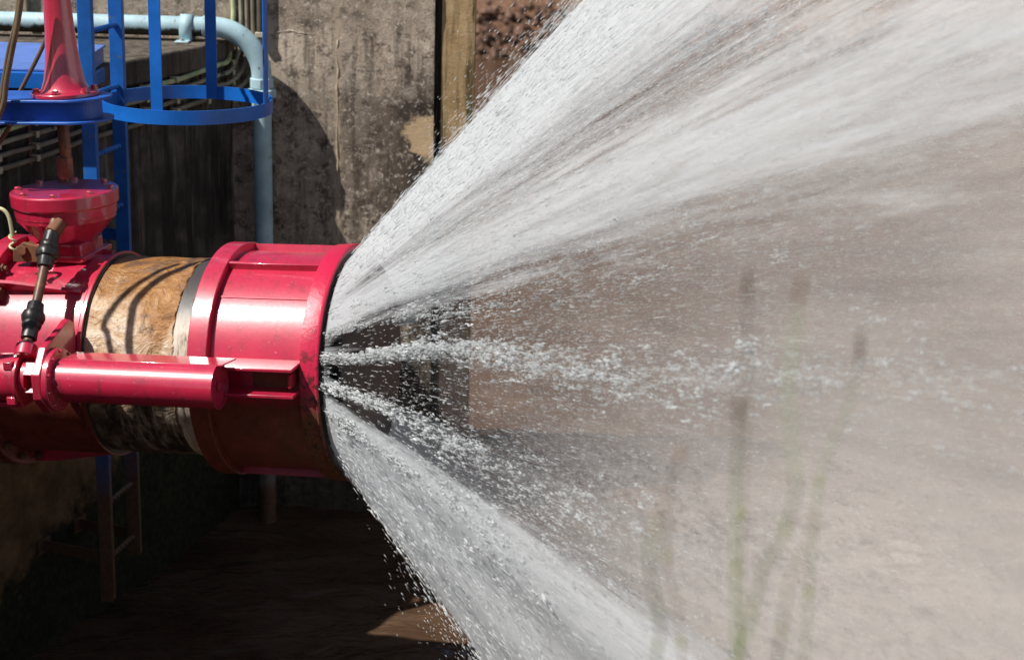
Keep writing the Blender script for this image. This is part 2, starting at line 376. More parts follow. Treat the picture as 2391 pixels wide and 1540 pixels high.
def build_bank():
    mb = MB(); xs = np.linspace(-60, 60, 160); ts = np.linspace(0, 1, 40); nx = len(xs); V = []
    for t in ts:
        for x in xs:
            y = 31+12*t; z = -.3+7.5*t**.9+.55*fbm(x, y, .35, 5)*min(1, t*4)+.2*fbm(x, y, 1.3, 2)
            V.append((x, y+.5*fbm(x, 0, .3, 8), z))
    mb.v = V; mb.f = [(j*nx+i, j*nx+i+1, (j+1)*nx+i+1, (j+1)*nx+i) for j in range(len(ts)-1) for i in range(nx-1)]
    tag(mb.build('far_bank', M['bank']), 'red earth slope across the muddy river', 'river bank', kind='structure')
    r = MB()
    for k in range(2600):
        x = random.uniform(-6, 14); t = random.random(); y = 31+1.3*t+.5*fbm(x, 0, .3, 8); z = -.1+.85*t+random.uniform(-.1, .1)
        s = random.uniform(.04, .13); q = [np.array(p)*s*np.array([random.uniform(.6, 1.3) for _ in range(3)]) for p in ((1, 0, 0), (-1, 0, 0), (0, 1, 0), (0, -1, 0), (0, 0, 1), (0, 0, -1), )]
        r.add([(x, y, z)+p for p in q], [(0, 2, 4), (2, 1, 4), (1, 3, 4), (3, 0, 4), (2, 0, 5), (1, 2, 5), (3, 1, 5), (0, 3, 5)])
    tag(r.build('rocks', M['rock'], smooth=False), 'band of small brown rocks along the foot of the far bank', 'rocks', kind='stuff')
    nb = MB(); xs = np.linspace(-8, 8, 60); ys = np.linspace(-5, 3.4, 40); nx = len(xs); V = []
    for y in ys:
        for x in xs:
            z = 2.35-.05*max(0, y)+.12*fbm(x, y, .8, 4)
            if y > 1.5: z -= (y-1.5)**2*.85
            V.append((x, y, z))
    nb.v = V; nb.f = [(j*nx+i, j*nx+i+1, (j+1)*nx+i+1, (j+1)*nx+i) for j in range(len(ys)-1) for i in range(nx-1)]
    tag(nb.build('near_bank', M['near_bank']), 'earth bank in front of the valve', 'river bank', kind='structure')
build_bank()

# ------------------------------------------------------------------ concrete
SLZ = 2.79
WY = 9.9
def rough_grid(p0, ux, uz, w_, h, nx, nz, amp, nrm, seed):
    V = []; F = []
    for j in range(nz+1):
        for i in range(nx+1):
            p = np.array(p0)+np.array(ux)*w_*i/nx+np.array(uz)*h*j/nz
            d = mnoise.fractal(Vector(p*3.1)+Vector((seed, 0, 0)), 1., 2., 5)*amp
            V.append(p+np.array(nrm)*d)
    F = [(j*(nx+1)+i, j*(nx+1)+i+1, (j+1)*(nx+1)+i+1, (j+1)*(nx+1)+i) for j in range(nz) for i in range(nx)]
    return V, F
def build_concrete():
    # abutment block
    ab = empty('concrete_abutment', loc=(-4.5, 7, -1.))
    L = (-4.5, 7, -1.)
    uB = (WY-FA0[1])/FE[1]; uF = -6.5
    b0 = facept(uF, 0, 0); b1 = facept(uB, 0, 0)
    mb = MB().prism([(b0[0]-.02, b0[1]), (b1[0]-.02, b1[1]-.003), (-10, b1[1]-.003), (-10, b0[1])], -1., SLZ-.13)
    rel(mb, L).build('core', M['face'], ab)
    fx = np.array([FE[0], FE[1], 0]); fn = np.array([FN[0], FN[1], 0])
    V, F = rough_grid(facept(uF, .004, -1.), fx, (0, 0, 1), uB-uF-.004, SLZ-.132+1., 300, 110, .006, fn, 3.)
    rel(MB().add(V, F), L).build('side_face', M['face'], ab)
    # coping slab with a crumbled arris
    us = np.linspace(uF, uB-.006, 260)
    edge = [facept(u, .03+.012*mnoise.fractal(Vector((u*5, 1, 1)), 1., 2., 4), 0) for u in us]
    poly = [(p[0], p[1]) for p in edge]+[(-10, WY-.006), (-10, b0[1])]
    rel(MB().prism(poly, SLZ-.128, SLZ), L).build('coping_slab', M['slab'], ab, bev=.012)
    tag(ab, 'dark streaked concrete abutment with flat top behind the red valve', 'wall')
    # tall end wall
    wl = empty('concrete_wall', loc=(-4., WY+.25, -1.)); L2 = (-4., WY+.25, -1.)
    xr = aty(1014, 150, WY)[0]
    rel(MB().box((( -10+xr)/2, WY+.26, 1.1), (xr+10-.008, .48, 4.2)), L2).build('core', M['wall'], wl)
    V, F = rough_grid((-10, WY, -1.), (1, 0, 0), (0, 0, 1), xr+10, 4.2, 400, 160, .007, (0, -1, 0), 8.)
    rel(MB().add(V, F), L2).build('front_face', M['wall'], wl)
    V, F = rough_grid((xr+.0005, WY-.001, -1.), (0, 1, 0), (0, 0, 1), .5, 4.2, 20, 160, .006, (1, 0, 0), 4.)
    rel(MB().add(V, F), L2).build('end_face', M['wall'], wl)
    # pour joint ridge and vertical board seam, both slightly proud
    V = []; nseg = 160
    rj = MB().tube([(x, WY+.004+.004*mnoise.noise(Vector((x*9, 0, 0))), 2.83+.03*mnoise.fractal(Vector((x*5, 2, 0)), 1., 2., 5)) for x in np.linspace(-1.5, xr-.01, 160)], [.003+.008*abs(mnoise.noise(Vector((x*13, 4, 0)))) for x in np.linspace(-1.5, xr-.01, 160)], 6)
    rel(rj, L2).build('pour_joint', M['wall'], wl)
    sj = MB().tube([(-1.005+.012*mnoise.fractal(Vector((z*6, 2, 5)), 1., 2., 4), WY+.005, z) for z in np.linspace(.5, 2.8, 140)], [.010+.006*mnoise.noise(Vector((z*20, 0, 0))) for z in np.linspace(.5, 2.8, 140)], 6)
    rel(sj, L2).build('board_seam', M['wall'], wl)
    tag(wl, 'tall weathered grey concrete wall with black stains behind the pipe', 'wall')
    # pier with gate slot
    pr = empty('concrete_pier', loc=(-.33, 10.4, -1)); L3 = (-.33, 10.4, -1)
    xa = aty(1031, 150, 9.925)[0]; xb = aty(1107, 150, 9.925)[0]
    V, F = rough_grid((xa, 9.925, -1.), (1, 0, 0), (0, 0, 1), xb-xa, 4.2, 16, 220, .004, (0, -1, 0), 6.)
    rel(MB().add(V, F), L3).build('front_face', M['column'], pr)
    rel(MB().box(((xa+xb)/2, 10.115, 1.1), (xb-xa-.002, .36, 4.2)), L3).build('core', M['column'], pr, bev=.012)
    rel(MB().box((xa-.016, 10.1, 1.1), (.026, .10, 4.2)), L3).build('gate_slot', M['dark'], pr)
    tag(pr, 'narrow ochre concrete pier beside the tall grey wall', 'pier')
build_concrete()

# ------------------------------------------------------------------ cone valve
def build_valve():
    V = empty('cone_valve', VMAT)
    tag(V, 'glossy red cone dispersion valve spraying water over the river', 'valve')
    boltm = MB().lathe([(0, .017), (.016, .017)], 6).lathe([(.016, .010), (.03, .010)], 10)
    # inlet flange with bolts
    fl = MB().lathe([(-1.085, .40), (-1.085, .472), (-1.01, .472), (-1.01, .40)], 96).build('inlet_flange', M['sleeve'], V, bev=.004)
    b0 = None
    for k in range(20):
        a = 2*PI*(k+.5)/20; mt = Matrix.Translation((-1.01, -.438*math.sin(a), .438*math.cos(a)))
        if b0 is None:
            b0 = boltm.build('bolt', M['rusty'], fl); b0.matrix_local = mt
        else: lnk(b0, 'bolt', fl, mt)
    MB().lathe([(-2.1, .41), (-1.085, .41)], 80).build('inlet_pipe', M['red'], V)
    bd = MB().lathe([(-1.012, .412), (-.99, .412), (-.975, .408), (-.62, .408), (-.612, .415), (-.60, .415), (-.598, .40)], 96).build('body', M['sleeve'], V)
    gp = None
    for k in (0, 1, 2, 3, 4, 5):
        el = math.radians(51+45*k)
        if gp is None:
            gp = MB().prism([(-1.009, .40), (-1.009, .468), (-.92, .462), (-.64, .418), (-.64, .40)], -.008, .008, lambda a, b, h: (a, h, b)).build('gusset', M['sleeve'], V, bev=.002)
            gp.matrix_local = Matrix.Rotation(PI/2-el, 4, 'X')
        else: lnk(gp, 'gusset', V, Matrix.Rotation(PI/2-el, 4, 'X'))
    jit = lambda a, th: .0025*mnoise.fractal(Vector((a*14, math.cos(th)*5, math.sin(th)*5)), 1., 2., 4)
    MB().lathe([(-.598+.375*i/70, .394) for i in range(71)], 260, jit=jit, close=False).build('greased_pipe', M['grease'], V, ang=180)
    MB().lathe([(-.6, .38), (-.6, .4065), (-.594, .404), (-.592, .38)], 96).build('seam_gasket', M['black_rubber'], V)
    MB().lathe([(-.228, .392), (-.226, .3985), (-.165, .3985), (-.16, .392)], 120, jit=lambda a, th: .0012*mnoise.noise(Vector((a*30, th*9, 0)))).build('seal_band', M['band'], V)
    # ragged grease lip left of the band
    lip = MB().tube([(-.232+.012*mnoise.fractal(Vector((0, math.cos(t)*7, math.sin(t)*7)), 1., 2., 4), -.397*math.sin(t), .397*math.cos(t)) for t in np.linspace(.1, 2.4, 160)],
                    [.0045+.0045*max(0, mnoise.noise(Vector((7, math.cos(t)*22, math.sin(t)*22)))) for t in np.linspace(.1, 2.4, 160)], 7)
    lip.build('grease_lip', M['grease'], V)
    # sliding gate sleeve
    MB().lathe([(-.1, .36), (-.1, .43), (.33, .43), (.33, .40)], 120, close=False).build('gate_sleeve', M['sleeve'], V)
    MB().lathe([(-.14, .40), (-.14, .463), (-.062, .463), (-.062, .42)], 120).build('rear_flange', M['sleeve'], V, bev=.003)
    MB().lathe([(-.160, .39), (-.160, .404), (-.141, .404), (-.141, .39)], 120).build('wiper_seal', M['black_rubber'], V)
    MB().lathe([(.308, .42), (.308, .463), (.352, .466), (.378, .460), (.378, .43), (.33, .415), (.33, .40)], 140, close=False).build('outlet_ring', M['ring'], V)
    MB().lathe([(.3785, .447), (.380, .440), (.380, .405), (.335, .40)], 140, close=False).build('outlet_seat', M['dark'], V)
    MB().tube([(.374, -.461*math.sin(t), .461*math.cos(t)) for t in np.linspace(0, 2*PI*.997, 160)], .007, 8).build('rim_bead', M['ring'], V)
    rb = None
    for el in (70, 107, 144, 181, 218, 255, 292):
        mt = Matrix.Rotation(PI/2-math.radians(el), 4, 'X')
        if el > 200:  # lower ribs in dull red, continuing the sleeve's painted-in underside shade
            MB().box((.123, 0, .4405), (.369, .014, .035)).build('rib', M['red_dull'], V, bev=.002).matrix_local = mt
        elif rb is None:
            rb = MB().box((.123, 0, .4405), (.369, .014, .035)).build('rib', M['red'], V, bev=.002); rb.matrix_local = mt
        else: lnk(rb, 'rib', V, mt)
    s0 = MB().box((.123, 0, .4305), (.369, .012, .006)).build('weld_strip', M['red'], V, bev=.002); s0.matrix_local = Matrix.Rotation(PI/2-math.radians(49), 4, 'X')
    for zc in (.118, .017):
        MB().prism([(-.06, -.535), (.307, -.535), (.307, -.40), (-.06, -.40)], zc-.006, zc+.006).build('guide_plate', M['red'], V, bev=.002)
    MB().box((.21, -.425, .067), (.19, .012, .086)).build('guide_back', M['rusty'], V)
    MB().box((.285, -.475, .067), (.012, .06, .05)).build('guide_stop', M['red_dull'], V, bev=.003)
    # internal cone and its vanes
    MB().lathe([(.05, .06), (.30, .25), (.43, .385), (.445, .39), (.45, .375), (.45, .05)], 90).build('cone', M['dark'], V)
    for k in range(6):
        a = 2*PI*k/6+.3
        vn = MB().box((.20, 0, .2), (.36, .012, .36)).build('vane', M['dark'], V); vn.matrix_local = Matrix.Rotation(a, 4, 'X')
    # screw actuator
    ty, tz = -.585, .066
    tb = MB().lathe([(-.585, .0), (-.585, .084), (.046, .084), (.046, .078), (.036, .078), (.036, .0)], 64, (0, ty, tz), close=False).build('actuator_tube', M['red'], V)
    MB().lathe([(.036, .018), (.044, .018), (.046, .014)], 20, (0, ty, tz)).build('end_plug', M['red_dull'], tb)
    MB().prism([(-.56, -.60), (.065, -.60), (.085, -.505), (-.56, -.505)], .146, .152).build('cover_plate', M['red'], V, bev=.0015)
    oc = [(ty+.125*math.cos(2*PI*k/8+.39), tz+.125*math.sin(2*PI*k/8+.39)) for k in range(8)]
    pf = MB().prism([(.125*math.cos(2*PI*k/8+.39), .125*math.sin(2*PI*k/8+.39)) for k in range(8)], -.648, -.612, lambda a, b, h: (h, ty+a, tz+b))
    pf = pf.build('mounting_plate', M['red'], V, bev=.004)
    MB().prism([(-.10, .06), (-.04, .135), (.16, .19), (.20, .165), (.20, -.04), (.06, -.09)], -.645, -.615, lambda a, b, h: (h, ty+a, tz+b)).build('mounting_arm', M['red'], V, bev=.004)
    MB().lathe([(-.611, .118), (-.588, .118), (-.584, .095)], 48, (0, ty, tz)).build('tube_flange', M['red'], V, bev=.003)
    sm = MB().lathe([(0, .007), (.009, .006)], 8)
    b1 = None
    for k in range(10):
        a = 2*PI*k/10+.2; mt = Matrix.Translation((-.588, ty+.107*math.cos(a), tz+.107*math.sin(a)))
        if b1 is None: b1 = sm.build('screw', M['red'], V); b1.matrix_local = mt
        else: lnk(b1, 'screw', V, mt)
    yk = MB()
    for k in range(4):
        a = PI/4+k*PI/2; R_ = np.array([[1, 0, 0], [0, math.cos(a), -math.sin(a)], [0, math.sin(a), math.cos(a)]])
        yk.box(np.array([-.675, ty, tz])+R_@np.array([0, .066, 0]), (.06, .02, .055), R_)
    yk.lathe([(-.725, .078), (-.70, .078)], 40, (0, ty, tz)).lathe([(-.7, .035), (-.64, .035)], 24, (0, ty, tz))
    yk.build('yoke', M['red'], V, bev=.002)
    MB().lathe([(-.742, .10), (-.726, .10)], 48, (0, ty, tz)).build('housing_flange', M['red'], V, bev=.003)
    gh = MB().lathe([(-.90, .03), (-.885, .07), (-.85, .092), (-.76, .094), (-.743, .094)], 48, (0, ty, tz)).build('gear_housing', M['red'], V)
    for k in range(4):
        a = PI/4+k*PI/2
        MB().box((-.757, ty+.096*math.cos(a), tz+.096*math.sin(a)), (.036, .03, .03)).build('housing_lug', M['red'], gh, bev=.003)
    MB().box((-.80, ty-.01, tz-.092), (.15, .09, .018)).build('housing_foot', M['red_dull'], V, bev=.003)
    # drive shaft with rubber boots
    A = np.array(vl(62, 812, -.585)); B = np.array(vl(128, 515, -.20)); d = (B-A)/np.linalg.norm(B-A); LL = np.linalg.norm(B-A)
    MB().lathe([(-.02, .042), (.03, .040), (.035, .03)], 28, A-d*.02, d).build('shaft_boss', M['red'], V, bev=.003)
    MB().cyl(A, B, .0185, n=28).build('drive_shaft', M['rod'], V)
    def boot(p, flip, name, q=.84):
        pr = [(0, .022), (.004, .035), (.045, .036), (.05, .041), (.062, .045), (.07, .042), (.078, .049), (.095, .054), (.112, .049), (.118, .040), (.15, .036), (.155, .034), (.158, .025)]
        jt = lambda a, th: .0025*mnoise.fractal(Vector((a*40, math.cos(th)*3, math.sin(th)*3)), 1., 2., 3)
        pr = [(a, r*q) for a, r in pr]
        MB().lathe(pr, 36, p, d*flip, jit=jt).build(name, M['black_rubber'], V)
    boot(A+d*.035, 1, 'shaft_boot'); boot(A+d*(LL-.055), -1, 'shaft_boot')
    jt = lambda a, th: .006*mnoise.fractal(Vector((a*30, math.cos(th)*4, math.sin(th)*4)), 1., 2., 3)
    MB().lathe([(0, .018), (.005, .030), (.06, .028), (.065, .02)], 24, A+d*(LL-.06), d*.8+np.array([.35, .3, .1]), jit=jt).build('shaft_joint', M['rusty'], V)
    # bevel gearbox on top
    cs = -.806
    gb = MB().lathe([(.575, .200), (.615, .203), (.618, .212), (.668, .214), (.674, .208)], 40, (cs, 0, 0), (0, 0, 1)).build('gearbox_lid', M['red'], V, bev=.003)
    MB().lathe([(.44, .112), (.475, .118), (.56, .196), (.576, .198)], 48, (cs, 0, 0), (0, 0, 1)).build('gearbox_bowl', M['red'], V)
    MB().box((cs+.005, -.02, .435), (.21, .20, .075)).build('gearbox_neck', M['red'], V, bev=.006)
    MB().box((cs+.105, -.05, .438), (.016, .11, .06)).build('neck_cover', M['red_dull'], V, bev=.004)
    MB().box((cs, 0, .415), (.25, .25, .022)).build('gearbox_foot', M['red'], V, bev=.004)
    b2 = None
    for k in range(8):
        a = 2*PI*(k+.3)/8; mt = Matrix.Translation((cs+.185*math.cos(a), .185*math.sin(a), .674)) @ Matrix.Rotation(-PI/2, 4, 'Y')
        if b2 is None: b2 = MB().lathe([(0, .015), (.010, .015), (.013, .011)], 6).build('bolt', M['red'], gb); b2.matrix_local = mt
        else: lnk(b2, 'bolt', gb, mt)
    MB().prism([(0, .565), (-.012, .565), (-.012, .42), (.03, .42)], -.008, .008, lambda a, b, h: (cs-.015+h, -.115+a*3.2 if b < .5 else -.19+a, b)).build('bowl_rib', M['red'], V)
    # hinge lug and rusty bolts beside the gearbox
    MB().prism([(-.98, .405), (-.84, .405), (-.86, .47), (-.93, .485), (-.975, .45)], -.05, -.03, lambda a, b, h: (a, h-.1, b)).build('lug', M['rusty'], V, bev=.003)
    MB().cyl((-.93, -.165, .455), (-.93, -.08, .455), .022, n=6).build('lug_bolt', M['rusty'], V, bev=.002)
    MB().cyl((-1.0, -.30, .31), (-.955, -.30, .31), .028, n=6).build('lug_bolt', M['rusty'], V, bev=.002)
    return V
valve = build_valve()

def build_operator():
    # stem
    c = l2w((-.79, 0, .66)); st = empty('drive_spindle', VMAT); 
    tag(st, 'rusty brown spindle running from the blue beam down to the red gearbox', 'spindle')
    MB().cyl((-.786, 0, .79), (-.786, 0, 1.05), .0235, n=28).build('rod', M['rod'], st)
    MB().lathe([(.70, .026), (.715, .026)], 24, (-.80, 0, 0), (0, 0, 1)).build('collar', M['dark'], st)
    MB().lathe([(.715, .029), (.73, .034), (.80, .034), (.805, .026)], 8, (-.793, 0, 0), (0, 0, 1)).build('coupling', M['rod'], st, bev=.003)
    # beam
    bm = empty('support_beam', VMAT)
    tag(bm, 'blue cantilever channel beam with rounded end carrying the red pedestal', 'beam')
    def outline(r, s0=-2.6, sc=-.715):
        a = np.linspace(PI/2, -PI/2, 24)
        return [(s0, -r), (s0, r)]+[(sc+r*math.cos(t), r*math.sin(t)) for t in a]
    z0, z1 = .950, 1.045
    MB().prism(outline(.138), z1-.010, z1).build('top_flange', M['beam'], bm, bev=.002)
    MB().prism(outline(.138), z0, z0+.010).build('bottom_flange', M['beam'], bm, bev=.002)
    o1 = outline(.095); o2 = outline(.085)
    wb = MB(); n = len(o1)
    for i in range(1, n):
        j = (i+1) % n
        if i == n-1: j = 0
        q = [o1[i], o1[j], o2[j], o2[i]]
        wb.prism(q, z0+.0105, z1-.0105)
    wb.build('web', M['beam'], bm)
    # pedestal
    pd = empty('gear_pedestal', VMAT); cs = -.762
    tag(pd, 'flared red pedestal column standing on the blue beam', 'pedestal')
    prof = [(1.0455, .132), (1.062, .132), (1.064, .124)]
    fl = MB().lathe(prof, 48, (cs, 0, 0), (0, 0, 1)).build('base_flange', M['red'], pd, bev=.003)
    MB().lathe([(1.0645, .105), (1.069, .098), (1.08, .089), (1.11, .079), (1.16, .070), (1.22, .063), (1.30, .057), (1.42, .053), (1.75, .051)], 64, (cs, 0, 0), (0, 0, 1)).build('column', M['red'], pd)
    b2 = None
    for k in range(6):
        a = 2*PI*(k+.62)/6; mt = Matrix.Translation((cs+.113*math.cos(a), .113*math.sin(a), 1.064)) @ Matrix.Rotation(-PI/2, 4, 'Y')
        if b2 is None: b2 = MB().lathe([(0, .017), (.006, .017), (.007, .013), (.016, .013)], 12).build('bolt', M['red'], fl); b2.matrix_local = mt
        else: lnk(b2, 'bolt', fl, mt)
    # hoses
    def loc(px, py, yl): return l2w(vl(px, py, yl))
    for k, (pts, r, lab) in enumerate([
        ([(55, -60), (49, 0), (41, 55), (28, 120), (15, 190), (6, 250), (-30, 330)], .011, 'thick brown hose hanging left of the red pedestal, right strand of the pair'),
        ([(48, -60), (44, 0), (36, 55), (20, 120), (8, 190), (-2, 250), (-40, 320)], .009, 'thin brown hose hanging left of the red pedestal, left strand of the pair')]):
        p = smoothpath([loc(x, y, -.16+.02*k) for x, y in pts]); L = p[-1]
        o = MB().tube(p, r, 12).build('hose', M['hose']); tag(o, lab, 'hose', 'brown hoses by the pedestal')
    p = smoothpath([loc(x, y, .17) for x, y in [(128, 40), (108, 90), (90, 130), (62, 185), (38, 235), (25, 290), (-20, 360)]])
    tag(MB().tube(p, .009, 12).build('hose', M['hose']), 'brown hose slanting down behind the red pedestal', 'hose', 'brown hoses by the pedestal')
    tosun = -np.array(SUN)  # two unseen hoses added towards the sun to cast loop shadows on the valve
    for k, (pts, kk, lab) in enumerate([([(268, 610, -.30), (262, 690, -.36), (272, 760, -.39), (292, 830, -.40), (330, 900, -.40)], 1.45, 'outer brown hose added out of view to shade the greased pipe'),
                             ([(205, 690, -.36), (218, 740, -.38), (238, 800, -.40), (262, 860, -.40)], 1.5, 'inner brown hose added out of view to shade the valve body')]):
        q = [l2w(vl(x, y, yl))+tosun*kk for x, y, yl in pts]
        q = [q[0]+np.array([.05, .12, .45])]+q+[q[-1]+np.array([-.12, .1, -.5])]
        tag(MB().tube(smoothpath(q), .016-.004*k, 12).build('hose', M['hose']), lab, 'hose', 'brown hoses by the pedestal')
    wi = smoothpath([loc(x, y, -.3) for x, y in [(-40, 500), (-10, 487), (8, 490), (20, 505), (26, 530), (29, 552)]])
    e = empty('wire', loc=wi[-1]); tag(e, 'cream wire curling down onto the red valve body, tied at its end', 'wire')
    rel(MB().tube(wi, .0075, 10), wi[-1]).build('wire_sheath', M['wire'], e)
    rel(MB().tube(smoothpath([wi[-1]+np.array([.012*math.cos(t), .012*math.sin(t), .02-.006*t]) for t in np.linspace(0, 14, 40)], 2), .0045, 6), wi[-1]).build('tie', M['wire'], e)
build_operator()

# ------------------------------------------------------------------ deck, ladder and cage
def build_steel():
    dk = empty('platform', loc=(-2.6, 8.6, 2.8)); L = (-2.6, 8.6, 2.8)
    zt = 2.88; xr = -2.03; x1 = -1.995
    top = [(-6, 7.89), (x1, 7.89), (xr, 8.79), (-6, 8.79)]
    rel(MB().prism(top, zt-.012, zt), L).build('checker_plate', M['deck'], dk, bev=.003)
    inn = [(-6, 7.90), (x1-.01, 7.90), (xr-.01, 8.78), (-6, 8.78)]
    rel(MB().prism(inn, SLZ+.004, zt-.0125), L).build('deck_frame', M['deck'], dk)
    rel(MB().box((-4.0, 7.868, zt-.048), (4.0, .04, .072)), L).build('edge_beam', M['blue'], dk, bev=.004)
    rel(MB().box((-2.165, 7.872, SLZ-.055), (.30, .03, .095)), L).build('lower_beam', M['blue'], dk, bev=.004)
    rel(MB().box((-2.03, 8.30, SLZ-.04), (.03, .84, .07)), L).build('side_beam', M['blue'], dk, bev=.004)
    # checker ridges near the visible edge
    tag(dk, 'blue checker plate platform on the concrete abutment behind the pedestal', 'platform')
    # ladder
    rn = aty(199, 100, 7.95); rf = aty(271, 100, 8.25)
    ld = empty('caged_ladder', loc=(rf[0], rf[1], .2)); L = (rf[0], rf[1], .2)
    tag(ld, 'blue caged ladder descending behind the red valve to the water', 'ladder')
    for (p, zb) in ((rn, .30), (rf, .42)):
        rel(MB().box((p[0], p[1], (zb+5.2)/2), (.062, .012, 5.2-zb)), L).build('rail', M['blue_worn'], ld, bev=.002)
        rel(MB().box((p[0]+.0252, p[1]+.026, (zb+5.2)/2), (.0115, .040, 5.2-zb)), L).build('rail_lip', M['blue_worn'], ld, bev=.002)
    zs = [atz(0, 0, 0)[2]]
    for k in range(17):
        z = .52+.28*k
        a = np.array([rn[0]+.012, rn[1]+.007, z]); b = np.array([rf[0], rf[1]-.007, z])
        d = b-a; L_ = np.linalg.norm(d); pts = [a+d*t for t in np.linspace(0, 1, 30)]
        mb = MB()
        # twisted square bar
        V = []; F = []
        dn = d/L_; u = np.array([0, 0, 1.]); q = np.cross(dn, u)
        for i, p in enumerate(pts):
            for c in range(4):
                an = PI/2*c+i*.42; V.append(p+(u*math.cos(an)+q*math.sin(an))*.0135)
        for i in range(29):
            for c in range(4): F.append((i*4+c, i*4+(c+1) % 4, i*4+4+(c+1) % 4, i*4+4+c))
        rel(mb.add(V, F), L).build('rung', M['blue_worn'], ld, smooth=False)
    for z in (.95-.42, 2.05):
        for p in (rn, rf):
            u = (np.array(p[:2])-FA0[:2])@FE; w0 = (np.array(p[:2])-FA0[:2])@FN
            q0 = facept(u, .0, z); q1 = np.array([p[0], p[1], z])
            dd = (q1-q0); ang = math.atan2(dd[1], dd[0]); c_, s_ = math.cos(ang), math.sin(ang)
            R_ = np.array([[c_, -s_, 0], [s_, c_, 0], [0, 0, 1]])
            rel(MB().box((q0+q1)/2-R_@np.array([.018, .0, 0]), (np.linalg.norm(dd)-.04, .010, .055), R_), L).build('wall_bracket', M['blue_worn'], ld)
            rel(MB().box(q0+R_@np.array([.012, 0, 0]), (.010, .10, .075), R_), L).build('bracket_foot', M['blue_worn'], ld)
    # cage hoops
    cx, cy_ = (aty(240, 240, 8.1)[0]+aty(635, 240, 8.1)[0])/2+.0, 8.1
    rad = (aty(635, 240, 8.1)[0]-aty(240, 240, 8.1)[0])/2
    zc = 2.706
    def hoop(z):
        mb = MB(); n = 120; V = []; F = []
        for k in range(n):
            t = 2*PI*k/n
            for (r, dz) in ((rad, -.031), (rad, .031), (rad-.007, .031), (rad-.007, -.031)):
                V.append((cx+r*math.cos(t), cy_+r*math.sin(t), z+dz))
        for k in range(n):
            k2 = (k+1) % n
            for c in range(4): F.append((k*4+c, k*4+(c+1) % 4, k2*4+(c+1) % 4, k2*4+c))
        rel(mb.add(V, F), L).build('hoop', M['blue'], ld)
    hoop(zc); hoop(zc+1.0)
    def strap(px, py, far):
        # where the strap stands on the hoop, taken from its column in the photograph
        best = None
        for t in np.linspace(0, 2*PI, 1441):
            y = cy_+(rad-.012)*math.sin(t)
            if (math.sin(t) > 0) != far: continue
            x = cx+(rad-.012)*math.cos(t); e = abs(aty(px, py, y)[0]-x)
            if best is None or e < best[0]: best = (e, t)
        t = best[1]; c_, s_ = math.cos(t), math.sin(t); R_ = np.array([[c_, -s_, 0], [s_, c_, 0], [0, 0, 1]])
        z0 = zc-.029; z1 = 5.2
        rel(MB().box((cx+(rad-.0108)*c_, cy_+(rad-.0108)*s_, (z0+z1)/2), (.007, .054, z1-z0), R_), L).build('strap', M['blue'], ld, bev=.001)
    strap(367, 240, False); strap(494, 205, True); strap(620, 235, False)
    # stubs that tie the hoop to the rails
    for p, t in ((rn, PI*1.10), (rf, PI*.88)):
        q1 = np.array([cx+rad*math.cos(t), cy_+rad*math.sin(t), zc]); q0 = np.array([p[0]+.02, p[1], zc+.01])
        dd = q1-q0; ang = math.atan2(dd[1], dd[0]); c_, s_ = math.cos(ang), math.sin(ang); R_ = np.array([[c_, -s_, 0], [s_, c_, 0], [0, 0, 1]])
        rel(MB().box((q0+q1)/2, (np.linalg.norm(dd), .008, .058), R_), L).build('hoop_tie', M['blue'], ld, bev=.001)
build_steel()

